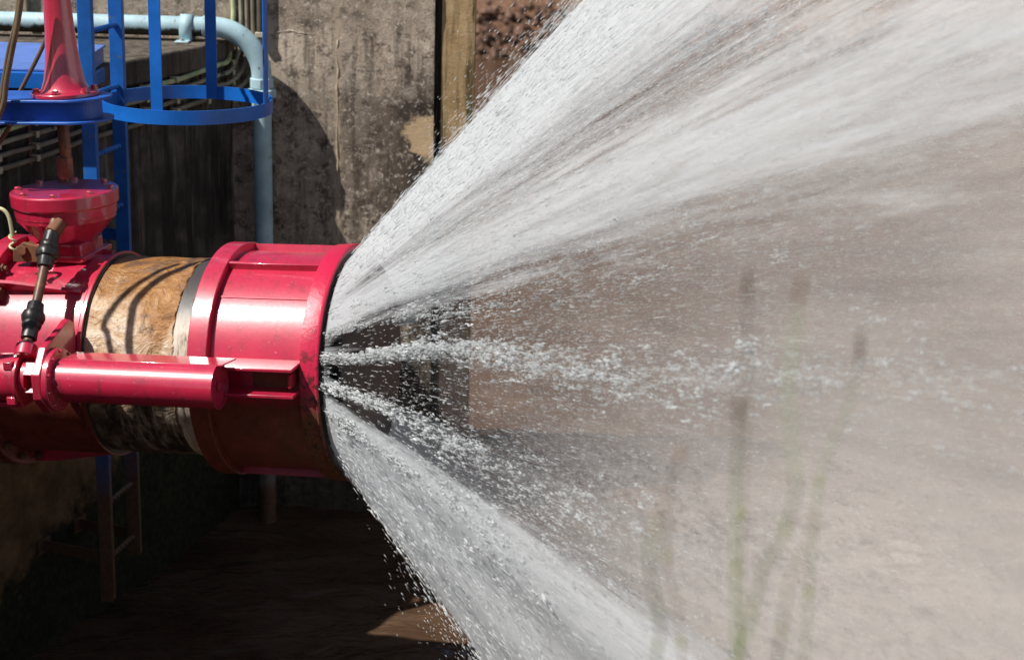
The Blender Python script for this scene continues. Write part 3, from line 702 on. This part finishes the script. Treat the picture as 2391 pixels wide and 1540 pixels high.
# ------------------------------------------------------------------ light blue pipe, cables
def build_pipes():
    py_ = WY-.145; r = .053
    zt = 2.868; x0 = aty(612, 250, py_)[0]
    pp = empty('light_blue_pipe', loc=(x0, py_, 0)); L = (x0, py_, 0)
    tag(pp, 'light blue pipe along the concrete wall with elbow turning down to the water', 'pipe')
    br = .26
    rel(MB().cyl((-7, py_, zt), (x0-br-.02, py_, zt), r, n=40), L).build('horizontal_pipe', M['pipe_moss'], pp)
    el = [(x0-br+br*math.sin(t), py_, zt-br+br*math.cos(t)) for t in np.linspace(0, PI/2, 28)]
    rel(MB().tube([(x0-br-.03, py_, zt)]+el+[(x0, py_, zt-br-.03)], r*1.04, 40), L).build('elbow', M['pipe'], pp)
    rel(MB().lathe([(0, r*1.045), (0.002, r*1.11), (.03, r*1.11), (.032, r*1.045)], 40, (x0-br-.055, py_, zt), (1, 0, 0)), L).build('elbow_collar', M['pipe'], pp)
    zu = zt-br-.015
    un = rel(MB().lathe([(0, r*1.05), (.0, r*1.22), (.052, r*1.22), (.056, r*1.1)], 8, (x0, py_, zu-.05), (0, 0, 1)), L).build('union_neck', M['pipe'], pp, bev=.003)
    rel(MB().lathe([(0, r*1.08), (.004, r*1.5), (.048, r*1.5), (.052, r*1.1)], 8, (x0, py_, zu-.105), (0, 0, 1)), L).build('union_nut', M['pipe'], pp, bev=.005)
    rel(MB().lathe([(0, r*1.0), (.002, r*1.16), (.05, r*1.16), (.054, r*1.0)], 32, (x0, py_, zu-.157), (0, 0, 1)), L).build('union_tail', M['pipe'], pp)
    rel(MB().cyl((x0, py_, -.6), (x0, py_, zu-.14), r*.97, n=40), L).build('vertical_pipe', M['pipe'], pp)
    # roots and drips hanging at the union
    for k in range(7):
        a = PI*1.0+PI*k/6; q = np.array([x0+r*1.3*math.cos(a), py_+r*1.3*math.sin(a), zu-.105]); ln = random.uniform(.03, .09)
        rel(MB().tube([q, q+np.array([.004, 0, -ln*.5]), q+np.array([-.003, 0, -ln])], [.004, .003, .001], 5), L).build('drip_fibre', M['black_rubber'], pp)
    # saddle clamp
    xc = aty(437, 52, py_)[0]
    cl = MB(); n = 24; V = []; F = []
    prof = [(-r-.004, zt-SLZ-.02)]
    for side in (0,):
        arc = [(math.cos(t)*(r+.006), math.sin(t)*(r+.006)) for t in np.linspace(PI*1.02, 0-.02*PI, 22)]
        arc = [(arc[0][0], -(zt-SLZ)+.004)]+arc+[(arc[-1][0], -(zt-SLZ)+.004)]
        for a, b in arc:
            for h in (-.034, .034): V.append((xc+h, py_+a, zt+b))
        for i in range(len(arc)-1): F.append((i*2, i*2+1, i*2+3, i*2+2))
    o = rel(cl.add(V, F), L).build('saddle_clamp', M['pipe'], pp); md = o.modifiers.new('t', 'SOLIDIFY'); md.thickness = .006; md.offset = 1
    rel(MB().box((xc-.01, py_-r-.045, SLZ+.006), (.075, .075, .010)), L).build('clamp_foot', M['pipe'], pp, bev=.003)
    rel(MB().cyl((xc-.01, py_-r-.05, SLZ+.008), (xc-.01, py_-r-.05, SLZ+.024), .011, n=6), L).build('clamp_bolt', M['galv'], pp)
    # second smaller bracket under the pipe
    # cables: along the abutment face, then up the wall
    uc = (WY-.05-FA0[1])/FE[1]
    xs = [aty(px, 0, WY)[0] for px in (545, 563, 577, 591)]
    looks = ['pale green', 'grey', 'brown', 'dark brown']
    place = ['topmost', 'second', 'third', 'lowest']
    for k in range(4):
        z = 2.595-.055*k; sag = .018
        P = [facept(-1.2, .035, z+.02)]
        for i, u in enumerate(np.arange(-.8, uc-.28, .29)):
            P.append(facept(u, .034, z+.07*(u/2.0)+(.006*math.sin(7*u+k))))
        P.append(facept(uc-.20, .04, z+.075)); P.append(facept(uc-.07, .05+.01*k, z+.09))
        P.append(np.array([xs[k]-.02, WY-.035, z+.16])); P.append(np.array([xs[k], WY-.022, z+.30])); P.append(np.array([xs[k], WY-.02, 3.05])); P.append(np.array([xs[k], WY-.02, 3.19]))
        o = MB().tube(smoothpath(P, 6), [.013, .012, .012, .013][k], 10).build('cable', M['cable%d' % k])
        tag(o, '%s cable clipped along the dark abutment, %s of the four rows' % (looks[k], place[k]), 'cable', 'cables along the abutment')
    xk = aty(608, 0, WY)[0]
    e = empty('conduit', loc=(xk, WY-.03, 2.75)); tag(e, 'thick dark vertical conduit on the wall above the pipe elbow', 'conduit')
    rel(MB().cyl((xk, WY-.03, aty(608, 85, WY)[2]), (xk, WY-.03, 3.19), .017, n=16), (xk, WY-.03, 2.75)).build('conduit_tube', M['cable4'], e)
    rel(MB().box((xk, WY-.03, aty(608, 80, WY)[2]), (.05, .04, .03)), (xk, WY-.03, 2.75)).build('conduit_end', M['clip'], e, bev=.004)
    xv = aty(64, 0, WY)[0]
    tag(MB().cyl((xv, WY-.02, 2.84), (xv, WY-.02, 3.19), .014, n=12).build('conduit', M['cable3']), 'thin vertical conduit on the wall at the top left corner', 'conduit')
    # cable brackets
    us = [-.05, .235, .47, .705, .945, 1.18, 1.47, 1.79, 2.06]
    for i, u in enumerate(us):
        z = 2.595+.07*(u/2.0)
        base = facept(u, 0, z-.1); e = empty('cable_bracket', loc=base)
        ang = math.atan2(FE[1], FE[0]); c_, s_ = math.cos(ang), math.sin(ang); R_ = np.array([[c_, -s_, 0], [s_, c_, 0], [0, 0, 1]])
        rel(MB().box(facept(u, .014, z-.083), (.022, .008, .235), R_), base).build('bracket_strip', M['rusty'], e)
        for k in range(4):
            rel(MB().box(facept(u, .040, z-.055*k+.014), (.026, .045, .007), R_), base).build('clip', M['clip'], e, bev=.001)
            rel(MB().box(facept(u, .061, z-.055*k+.001), (.022, .005, .026), R_), base).build('clip_tab', M['clip'], e)
        wh = ['leftmost', 'second', 'third', 'fourth', 'fifth', 'sixth', 'seventh', 'eighth', 'rightmost'][i]
        tag(e, 'small rusty bracket clipping the cables to the abutment, %s in the row' % wh, 'bracket', 'cable brackets on the abutment')
build_pipes()

# ------------------------------------------------------------------ water spray
G = 9.81*(13/19.)**2; V0 = 13.; GAM = math.radians(46)   # flight path of water leaving at 19 m/s, times counted as if at 13
WT = np.array([(-180, 1.), (-165, 1.), (-152, .8), (-140, .58), (-134, .68), (-131, .1), (-112, .05), (-95, .05), (-86, .10), (-81, .5), (-72, .6), (-66, .5), (-54, .5), (-46, .7), (-35, .8), (-20, 1.), (0, 1.),
               (25, 1.), (35, .95), (40, .8), (43, .62), (47, .6), (50, .8), (54, .95), (57, .8), (58.5, .5), (60, .55), (61.5, .4), (63, .18), (66, .12), (69, .35), (72, .35), (74, .1), (80, .08), (83, .32), (87, .30), (89, .16), (91, .5), (93, .8), (96, 1.), (108, 1.), (150, 1.), (180, 1.)])
def wgt(a): return np.interp(a, WT[:, 0], WT[:, 1])
def stream(al, gam, tm, v0=V0, s0=.388, r0=.432):
    """world position and velocity of water leaving the ring at azimuth al (rad, 0 up, + towards the bank)."""
    er = -np.sin(al)[:, None]*VY+np.cos(al)[:, None]*VZ
    d = np.cos(gam)[:, None]*VA+np.sin(gam)[:, None]*er
    v = d*np.asarray(v0)[:, None] if np.ndim(v0) else d*v0
    p0 = VP+VA*s0+er*r0
    g = np.array([0, 0, -G])
    return p0+v*tm[:, None]+.5*g*tm[:, None]**2, v+g*tm[:, None]
def water_mat(name, white=(.86, .88, .89), trans=.4):
    m = bpy.data.materials.new(name); m.use_nodes = True; n = m.node_tree; n.nodes.clear()
    o = n.nodes.new('ShaderNodeOutputMaterial'); d = n.nodes.new('ShaderNodeBsdfDiffuse'); t = n.nodes.new('ShaderNodeBsdfTranslucent')
    d.inputs[0].default_value = (*white, 1); t.inputs[0].default_value = (*white, 1)
    mx = n.nodes.new('ShaderNodeMixShader'); mx.inputs[0].default_value = trans
    n.links.new(d.outputs[0], mx.inputs[1]); n.links.new(t.outputs[0], mx.inputs[2])
    g_ = n.nodes.new('ShaderNodeNewGeometry'); wn = n.nodes.new('ShaderNodeTexWhiteNoise'); n.links.new(g_.outputs['Position'], wn.inputs[0])
    q = n.nodes.new('ShaderNodeVectorMath'); q.operation = 'SUBTRACT'; n.links.new(wn.outputs['Color'], q.inputs[0]); q.inputs[1].default_value = (.5, .5, .5)
    q2 = n.nodes.new('ShaderNodeVectorMath'); q2.operation = 'MULTIPLY_ADD'; n.links.new(q.outputs[0], q2.inputs[0]); q2.inputs[1].default_value = (1.5, 1.5, 1.5); n.links.new(g_.outputs['Normal'], q2.inputs[2])
    q3 = n.nodes.new('ShaderNodeVectorMath'); q3.operation = 'NORMALIZE'; n.links.new(q2.outputs[0], q3.inputs[0])
    n.links.new(q3.outputs[0], d.inputs['Normal']); n.links.new(q3.outputs[0], t.inputs['Normal'])
    return m, n, mx.outputs[0], o
def np_mesh(name, verts, tris, mat, smooth=False):
    me = bpy.data.meshes.new(name)
    me.vertices.add(len(verts)); me.vertices.foreach_set('co', verts.astype(np.float32).ravel())
    k = tris.shape[1]
    me.loops.add(tris.size); me.loops.foreach_set('vertex_index', tris.astype(np.int32).ravel())
    me.polygons.add(len(tris)); me.polygons.foreach_set('loop_start', np.arange(0, tris.size, k, dtype=np.int32))
    if smooth: me.polygons.foreach_set('use_smooth', np.ones(len(tris), bool))
    me.materials.append(mat); me.update(calc_edges=True); me.validate()
    o = bpy.data.objects.new(name, me); col.objects.link(o); return o
def streaks(P, Vd, length, rad):
    """elongated tetrahedral drops along the flow"""
    n = len(P); d = Vd/np.linalg.norm(Vd, axis=1)[:, None]
    a = rng.normal(size=(n, 3)); u = np.cross(d, a); u /= np.linalg.norm(u, axis=1)[:, None]; w_ = np.cross(d, u)
    Lh = length[:, None]/2; r = rad[:, None]
    c, s = -.5, math.sqrt(3)/2
    v = np.stack([P+d*Lh, P-d*Lh*.6+u*r, P-d*Lh*.6+(u*c+w_*s)*r, P-d*Lh*.6+(u*c-w_*s)*r], 1).reshape(-1, 3)
    b = np.arange(n)[:, None, None]*4
    f = (b+np.array([[0, 1, 2], [0, 2, 3], [0, 3, 1], [1, 3, 2]])[None]).reshape(-1, 3)
    return v, f
def blobs(P, Vd, rad, el):
    n = len(P); d = Vd/np.linalg.norm(Vd, axis=1)[:, None]
    a = rng.normal(size=(n, 3)); u = np.cross(d, a); u /= np.linalg.norm(u, axis=1)[:, None]; w_ = np.cross(d, u)
    j = lambda: rad*rng.uniform(.6, 1.25, n)
    v = np.stack([P+d*(j()*el)[:, None], P-d*(j()*el)[:, None], P+u*j()[:, None], P-u*j()[:, None], P+w_*j()[:, None], P-w_*j()[:, None]], 1).reshape(-1, 3)
    b = np.arange(n)[:, None, None]*6
    f = (b+np.array([[0, 2, 4], [2, 1, 4], [1, 3, 4], [3, 0, 4], [2, 0, 5], [1, 2, 5], [3, 1, 5], [0, 3, 5]])[None]).reshape(-1, 3)
    return v, f
def pick_alpha(n, power=1., floor=0.):
    a = rng.uniform(-180, 180, n*6); w_ = wgt(a)**power+floor
    return np.radians(a[rng.uniform(0, w_.max(), n*6) < w_][:n])
def clump(al, tm, fa, ft, seed):
    """streaky clumping: value noise in azimuth and travel time"""
    return .5+.5*np.sin(al*fa+3.1*np.sin(al*fa*.37+seed)+ft*tm+2.*np.sin(tm*ft*.6+al*fa*.21+seed*2))
def build_spray():
    # continuous sheets
    m, n, sh, o = water_mat('water_sheet', (.90, .935, .96), .5)
    at = n.nodes.new('ShaderNodeAttribute'); at.attribute_name = 'dens'
    av = n.nodes.new('ShaderNodeAttribute'); av.attribute_name = 'flow'
    mp = n.nodes.new('ShaderNodeMapping'); n.links.new(av.outputs['Vector'], mp.inputs[0]); mp.inputs['Scale'].default_value = (1, 1, 1)
    n1 = n.nodes.new('ShaderNodeTexNoise'); n.links.new(mp.outputs[0], n1.inputs['Vector']); n1.inputs['Scale'].default_value = 1.; n1.inputs['Detail'].default_value = 6; n1.inputs['Roughness'].default_value = .68; n1.inputs['Distortion'].default_value = .5
    def mth(op, a, b):
        q = n.nodes.new('ShaderNodeMath'); q.operation = op; q.use_clamp = op == 'MINIMUM'
        for i, v in enumerate((a, b)):
            if isinstance(v, (int, float)): q.inputs[i].default_value = v
            else: n.links.new(v, q.inputs[i])
        return q.outputs[0]
    # opacity = smoothstep of noise around a threshold set by the local density
    th = mth('SUBTRACT', .80, mth('MULTIPLY', at.outputs['Fac'], .68))
    dd = mth('MULTIPLY', mth('SUBTRACT', n1.outputs['Fac'], th), 1.75)
    al_ = mth('MINIMUM', mth('MAXIMUM', mth('ADD', dd, 0.), 0.), .64)
    tr = n.nodes.new('ShaderNodeBsdfTransparent'); mx = n.nodes.new('ShaderNodeMixShader')
    n.links.new(al_, mx.inputs[0]); n.links.new(tr.outputs[0], mx.inputs[1]); n.links.new(sh, mx.inputs[2]); n.links.new(mx.outputs[0], o.inputs[0])
    for k, (gm, dens) in enumerate([(46.0, 1.0), (44.9, .8)]):
        na, ns = 400, 50
        A = np.linspace(-PI, PI, na+1); T = (np.linspace(0, 1, ns+1)**1.5)*.36
        aa, tt = np.meshgrid(A, T); aa = aa.ravel(); tt = tt.ravel()
        gam = np.radians(gm)+.012*np.sin(9*aa+k*2)+.008*np.sin(23*aa+5*k)
        P, Vv = stream(aa, gam, tt)
        idx = np.arange((na+1)*(ns+1)).reshape(ns+1, na+1)
        Q = np.stack([idx[:-1, :-1], idx[:-1, 1:], idx[1:, 1:], idx[1:, :-1]], -1).reshape(-1, 4)
        ob = np_mesh('water_sheet', P, Q, m, True)
        dist = tt*V0
        fade = np.interp(dist, [0, .25, .8, 2., 3.5, 4.6], [1.2, 1.12, 1.02, .92, .82, .5])
        de = np.clip(wgt(np.degrees(aa)), 0, 1)
        edge = np.interp(dist, [0, .12, .3], [.35, .15, 0])      # solid lip right at the outlet
        de = np.clip((de+edge)*fade*dens*(1+.22*(.5-.5*np.cos(aa))), 0, 1.2)
        ob.data.attributes.new('dens', 'FLOAT', 'POINT').data.foreach_set('value', de.astype(np.float32))
        fl = np.stack([aa*38, dist*1.5-.3*np.abs(np.sin(aa*13))*dist, np.full_like(aa, 11.*k)], 1)
        ob.data.attributes.new('flow', 'FLOAT_VECTOR', 'POINT').data.foreach_set('vector', fl.astype(np.float32).ravel())
        tag(ob, 'white streaked cone of water bursting from the red valve outlet', 'water spray', 'layers of the water cone', 'stuff')
    # soft inner veils of finest spray
    mv, nv, shv, ov = water_mat('spray_veil', (.985, .93, .875), .5)
    a1 = nv.nodes.new('ShaderNodeAttribute'); a1.attribute_name = 'dens'; a2 = nv.nodes.new('ShaderNodeAttribute'); a2.attribute_name = 'flow'
    tx = nv.nodes.new('ShaderNodeTexNoise'); nv.links.new(a2.outputs['Vector'], tx.inputs['Vector']); tx.inputs['Scale'].default_value = 1.; tx.inputs['Detail'].default_value = 3; tx.inputs['Roughness'].default_value = .62
    mr = nv.nodes.new('ShaderNodeMapRange'); nv.links.new(tx.outputs['Fac'], mr.inputs[0]); mr.inputs[1].default_value = .3; mr.inputs[2].default_value = .75; mr.inputs[3].default_value = .25; mr.inputs[4].default_value = 1.
    ml = nv.nodes.new('ShaderNodeMath'); ml.operation = 'MULTIPLY'; nv.links.new(mr.outputs[0], ml.inputs[0]); nv.links.new(a1.outputs['Fac'], ml.inputs[1])
    tr = nv.nodes.new('ShaderNodeBsdfTransparent'); mx = nv.nodes.new('ShaderNodeMixShader')
    nv.links.new(ml.outputs[0], mx.inputs[0]); nv.links.new(tr.outputs[0], mx.inputs[1]); nv.links.new(shv, mx.inputs[2]); nv.links.new(mx.outputs[0], ov.inputs[0])
    for k, gm in enumerate((40., 30., 19.)):
        na, ns = 160, 40
        A = np.linspace(-PI, PI, na+1); T = (np.linspace(0, 1, ns+1)**1.2)*.5
        aa, tt = np.meshgrid(A, T); aa = aa.ravel(); tt = tt.ravel()
        P, Vv = stream(aa, np.radians(gm)+.05*np.sin(3*aa+k)*np.clip(tt/.1, 0, 1), tt, 12., .46, .38)
        idx = np.arange((na+1)*(ns+1)).reshape(ns+1, na+1)
        Q = np.stack([idx[:-1, :-1], idx[:-1, 1:], idx[1:, 1:], idx[1:, :-1]], -1).reshape(-1, 4)
        ob = np_mesh('spray_veil', P, Q, mv, True); dist = tt*12
        low = .5-.5*np.cos(aa)                       # more fine spray falls to the underside
        de = np.interp(dist, [0, .4, 1., 2., 3.2, 4.6, 6.], [0, 0, .12, .38, .54, .6, .1])*(.5+2.0*low**2)
        ob.data.attributes.new('dens', 'FLOAT', 'POINT').data.foreach_set('value', de.astype(np.float32))
        de = np.minimum(de, .8); ob.data.attributes['dens'].data.foreach_set('value', de.astype(np.float32))
        fl = np.stack([np.cos(aa)*3, np.sin(aa)*3, dist*.9+7*k], 1)
        ob.data.attributes.new('flow', 'FLOAT_VECTOR', 'POINT').data.foreach_set('vector', fl.astype(np.float32).ravel())
        tag(ob, 'faint milky veil of finest spray inside the water cone', 'water spray', 'veils inside the water cone', 'stuff')
    # streaks
    m2, n2, sh2, o2 = water_mat('water_drops', (.95, .98, .99), .5); n2.links.new(sh2, o2.inputs[0])
    N = 85000
    al = pick_alpha(N, 1.0, .06); n_ = len(al)
    tm = .33*rng.uniform(0, 1, n_)**.8
    keep = clump(al, tm, 60, 14, 1.) > rng.uniform(-.5, .75, n_); al = al[keep]; tm = tm[keep]; n_ = len(al)
    gam = GAM+rng.normal(0, .022, n_)+rng.normal(0, .05, n_)*tm/.3
    al = al+rng.normal(0, .01, n_)
    P, Vv = stream(al, gam, tm)
    dist = tm*V0
    P += rng.normal(0, 1, (n_, 3))*(.004+.012*dist)[:, None]
    ok = (P[:, 2] > .0) & (P[:, 1] > 3.2); P = P[ok]; Vv = Vv[ok]; dist = dist[ok]; n_ = len(P)
    ln = rng.gamma(2., .016, n_)*(1+.25*dist)+.008; rd = (rng.gamma(3., .00032, n_)+.0005)*np.clip((P[:, 1]-2.6)/4, .3, 1)
    v, f = streaks(P, Vv, ln, rd)
    tag(np_mesh('water_streaks', v, f, m2), 'fine flying streaks of water fanning out from the valve', 'water spray', kind='stuff')
    # scattered small drops filling the cone and the air to the right
    N = 180000
    al = rng.uniform(-PI, PI, N); tm = .42*rng.uniform(0.05, 1, N)**.75
    gam = np.radians(rng.uniform(4, 47, N)**1.0); gam = np.where(rng.uniform(size=N) < .45, np.radians(rng.normal(45, 3.5, N)), gam)
    P, Vv = stream(al, gam, tm, rng.uniform(10.5, 13.5, N)); dist = tm*12
    P += rng.normal(0, 1, (N, 3))*(.03+.03*dist)[:, None]
    ok = (P[:, 2] > .0) & (dist > .35) & (P[:, 1] > 3.2); P = P[ok]; Vv = Vv[ok]; n_ = len(P)
    v, f = streaks(P, Vv, rng.gamma(2., .007, n_)+.004, (rng.gamma(3., .00028, n_)+.0004)*np.clip((P[:, 1]-2.6)/4, .3, 1))
    tag(np_mesh('water_droplets', v, f, m2), 'countless tiny droplets drifting inside and around the spray', 'water spray', kind='stuff')
    # torn white clots along the broken edges of the near sheet
    PP = []; VV = []; RR = []
    for (a0, sg, cnt, tmax, big) in ((71, .55, 3900, .27, .95), (85, .6, 1700, .16, .85), (96, .7, 1300, .13, .75), (61.5, 1.0, 500, .22, .7), (-86, 2.0, 500, .28, .8), (78, 6, 250, .2, .6), (-132, 1.5, 700, .28, .8), (-100, 14, 300, .3, .7)):
        t = tmax*rng.uniform(0, 1, cnt)**1.35
        a = np.radians(a0+rng.normal(0, sg, cnt)*(.6+2.6*t/tmax)+1.2*np.sin(t*40+a0))
        kk = clump(a, t, 90, 60, a0) > rng.uniform(-.25, 1., cnt); a = a[kk]; t = t[kk]; c = len(a)
        P, Vv = stream(a, GAM+rng.normal(0, .03, c), t)
        P += rng.normal(0, 1, (c, 3))*(.006+.02*t*V0/3)[:, None]
        PP.append(P); VV.append(Vv); RR.append((rng.gamma(1.8, .0012, c)+.0008)*big*np.clip((P[:, 1]-2.5)/4, .35, 1))
    P = np.concatenate(PP); Vv = np.concatenate(VV); rd = np.concatenate(RR)
    # each clot is a stringy cluster of small drops
    rep = 9; c = len(P)*rep; dn = Vv/np.linalg.norm(Vv, axis=1)[:, None]
    off = rng.normal(0, 1, (c, 3))*np.repeat(rd, rep)[:, None]*1.2+np.repeat(dn, rep, 0)*(rng.normal(0, 4.5, c)*np.repeat(rd, rep))[:, None]
    P = np.repeat(P, rep, 0)+off; Vv = np.repeat(Vv, rep, 0)+rng.normal(0, 1.3, (c, 3)); rd = np.repeat(rd, rep)*rng.uniform(.4, .95, c)
    ok = P[:, 2] > 0
    v, f = streaks(P[ok], Vv[ok], rd[ok]*rng.uniform(4, 14, ok.sum()), rd[ok])
    tag(np_mesh('water_clots', v, f, m2), 'torn white clots of water along the broken edges of the spray', 'water spray', kind='stuff')
build_spray()

# drifting mist above the river where the jets land
def build_mist():
    m = bpy.data.materials.new('mist_air'); m.use_nodes = True; n = m.node_tree; n.nodes.clear()
    o = n.nodes.new('ShaderNodeOutputMaterial'); pv = n.nodes.new('ShaderNodeVolumePrincipled')
    pv.inputs['Color'].default_value = (.97, .95, .93, 1); pv.inputs['Density'].default_value = .6; pv.inputs['Anisotropy'].default_value = .25
    n.links.new(pv.outputs[0], o.inputs['Volume'])
    for (c, s, lab) in (((2.6, 8.2, .5), (2.3, 2.2, 1.25), 'pale mist hanging over the river where the lower jets land'),
                        ((3.6, 7.2, 1.2), (2.4, 2.6, 1.9), 'thin drifting mist at the right of the spray')):
        nlat, nlon = 40, 80; V = []; F = []
        for i in range(nlat+1):
            th = PI*i/nlat
            for j in range(nlon):
                ph = 2*PI*j/nlon; d = Vector((math.sin(th)*math.cos(ph), math.sin(th)*math.sin(ph), math.cos(th)))
                k = 1+.28*mnoise.fractal(d*1.8+Vector(c), 1., 2., 4)
                p = Vector(c)+Vector((d.x*s[0], d.y*s[1], d.z*s[2]))*k; V.append((p.x, p.y, max(p.z, .06)))
        F = [(i*nlon+j, i*nlon+(j+1) % nlon, (i+1)*nlon+(j+1) % nlon, (i+1)*nlon+j) for i in range(nlat) for j in range(nlon)]
        mb = MB(); mb.v = V; mb.f = F; ob = mb.build('mist', m); tag(ob, lab, 'mist', kind='stuff')


# ------------------------------------------------------------------ grass stalks close to the camera
def build_stalks():
    mg = paint('grass_green', (.10, .17, .03), .55, .4); mr = paint('grass_red_brown', (.24, .13, .06), .6, .4); my = paint('grass_yellow_green', (.28, .30, .04), .6, .3); mo = paint('grass_dry', (.20, .17, .09), .6, .4)
    data = [
        ([(1727, 925), (1722, 1000), (1718, 1150), (1716, 1330), (1720, 1560), (1722, 1900)], 1.5, mg, mr, 'straight green stalk with reddish tip, left of the tallest stalk'),
        ([(1870, 640), (1862, 720), (1842, 900), (1850, 1050), (1858, 1140), (1835, 1230), (1782, 1330), (1747, 1466), (1715, 1570), (1690, 1900)], 1.45, mg, mr, 'tallest bent green stalk in front of the spray'),
        ([(1908, 1180), (1893, 1240), (1846, 1350), (1825, 1470), (1812, 1570), (1800, 1900)], 1.55, mo, mo, 'slanting brownish stalk right of the tallest stalk'),
        ([(1541, 1195), (1522, 1260), (1518, 1320), (1530, 1400), (1543, 1455), (1532, 1560), (1530, 1900)], 1.5, mg, mo, 'crooked stalk at the lower left of the grass clump'),
        ([(1592, 1040), (1580, 1085), (1562, 1125), (1556, 1300), (1590, 1500), (1600, 1900)], 1.7, mr, mr, 'thin reddish stalk leaning over the crooked stalk'),
        ([(1750, 630), (1744, 700), (1745, 900), (1735, 1200), (1730, 1500), (1728, 1900)], 1.75, mo, mr, 'faint thin stalk with orange tip behind the straight stalk'),
        ([(2010, 770), (2005, 850), (1975, 960), (1925, 1080), (1905, 1200), (1880, 1500), (1870, 1900)], 1.75, mg, mr, 'faint thin stalk at the right of the grass clump'),
    ]
    for k, (pts, y, ms, mt, lab) in enumerate(data):
        P = [aty(a, b, y+.05*math.sin(i+k)) for i, (a, b) in enumerate(pts)]
        g = P[-1].copy(); P.append(np.array([g[0], g[1], 2.2])) if g[2] > 2.25 else None
        root = P[-1]; e = empty('grass_stalk', loc=root); tag(e, lab, 'grass stalk', 'grass stalks close to the camera')
        sp = smoothpath(P, 6); r = .0016 if k < 4 else .001
        rel(MB().tube(sp, [r*(.6+.6*i/len(sp)) for i in range(len(sp))], 8), root).build('stem', ms, e)
        hd = sp[:7]; rel(MB().tube(hd, [.001, .0018, .0024, .0026, .0024, .002, .0016], 8), root).build('seed_head', mt, e)
        for j in (len(sp)//2, len(sp)*2//3):
            q = sp[j]; rel(MB().tube([q+np.array([0, 0, .006]), q, q-np.array([0, 0, .006])], [.0016, .0028, .0016], 8), root).build('node', my, e)
build_stalks()
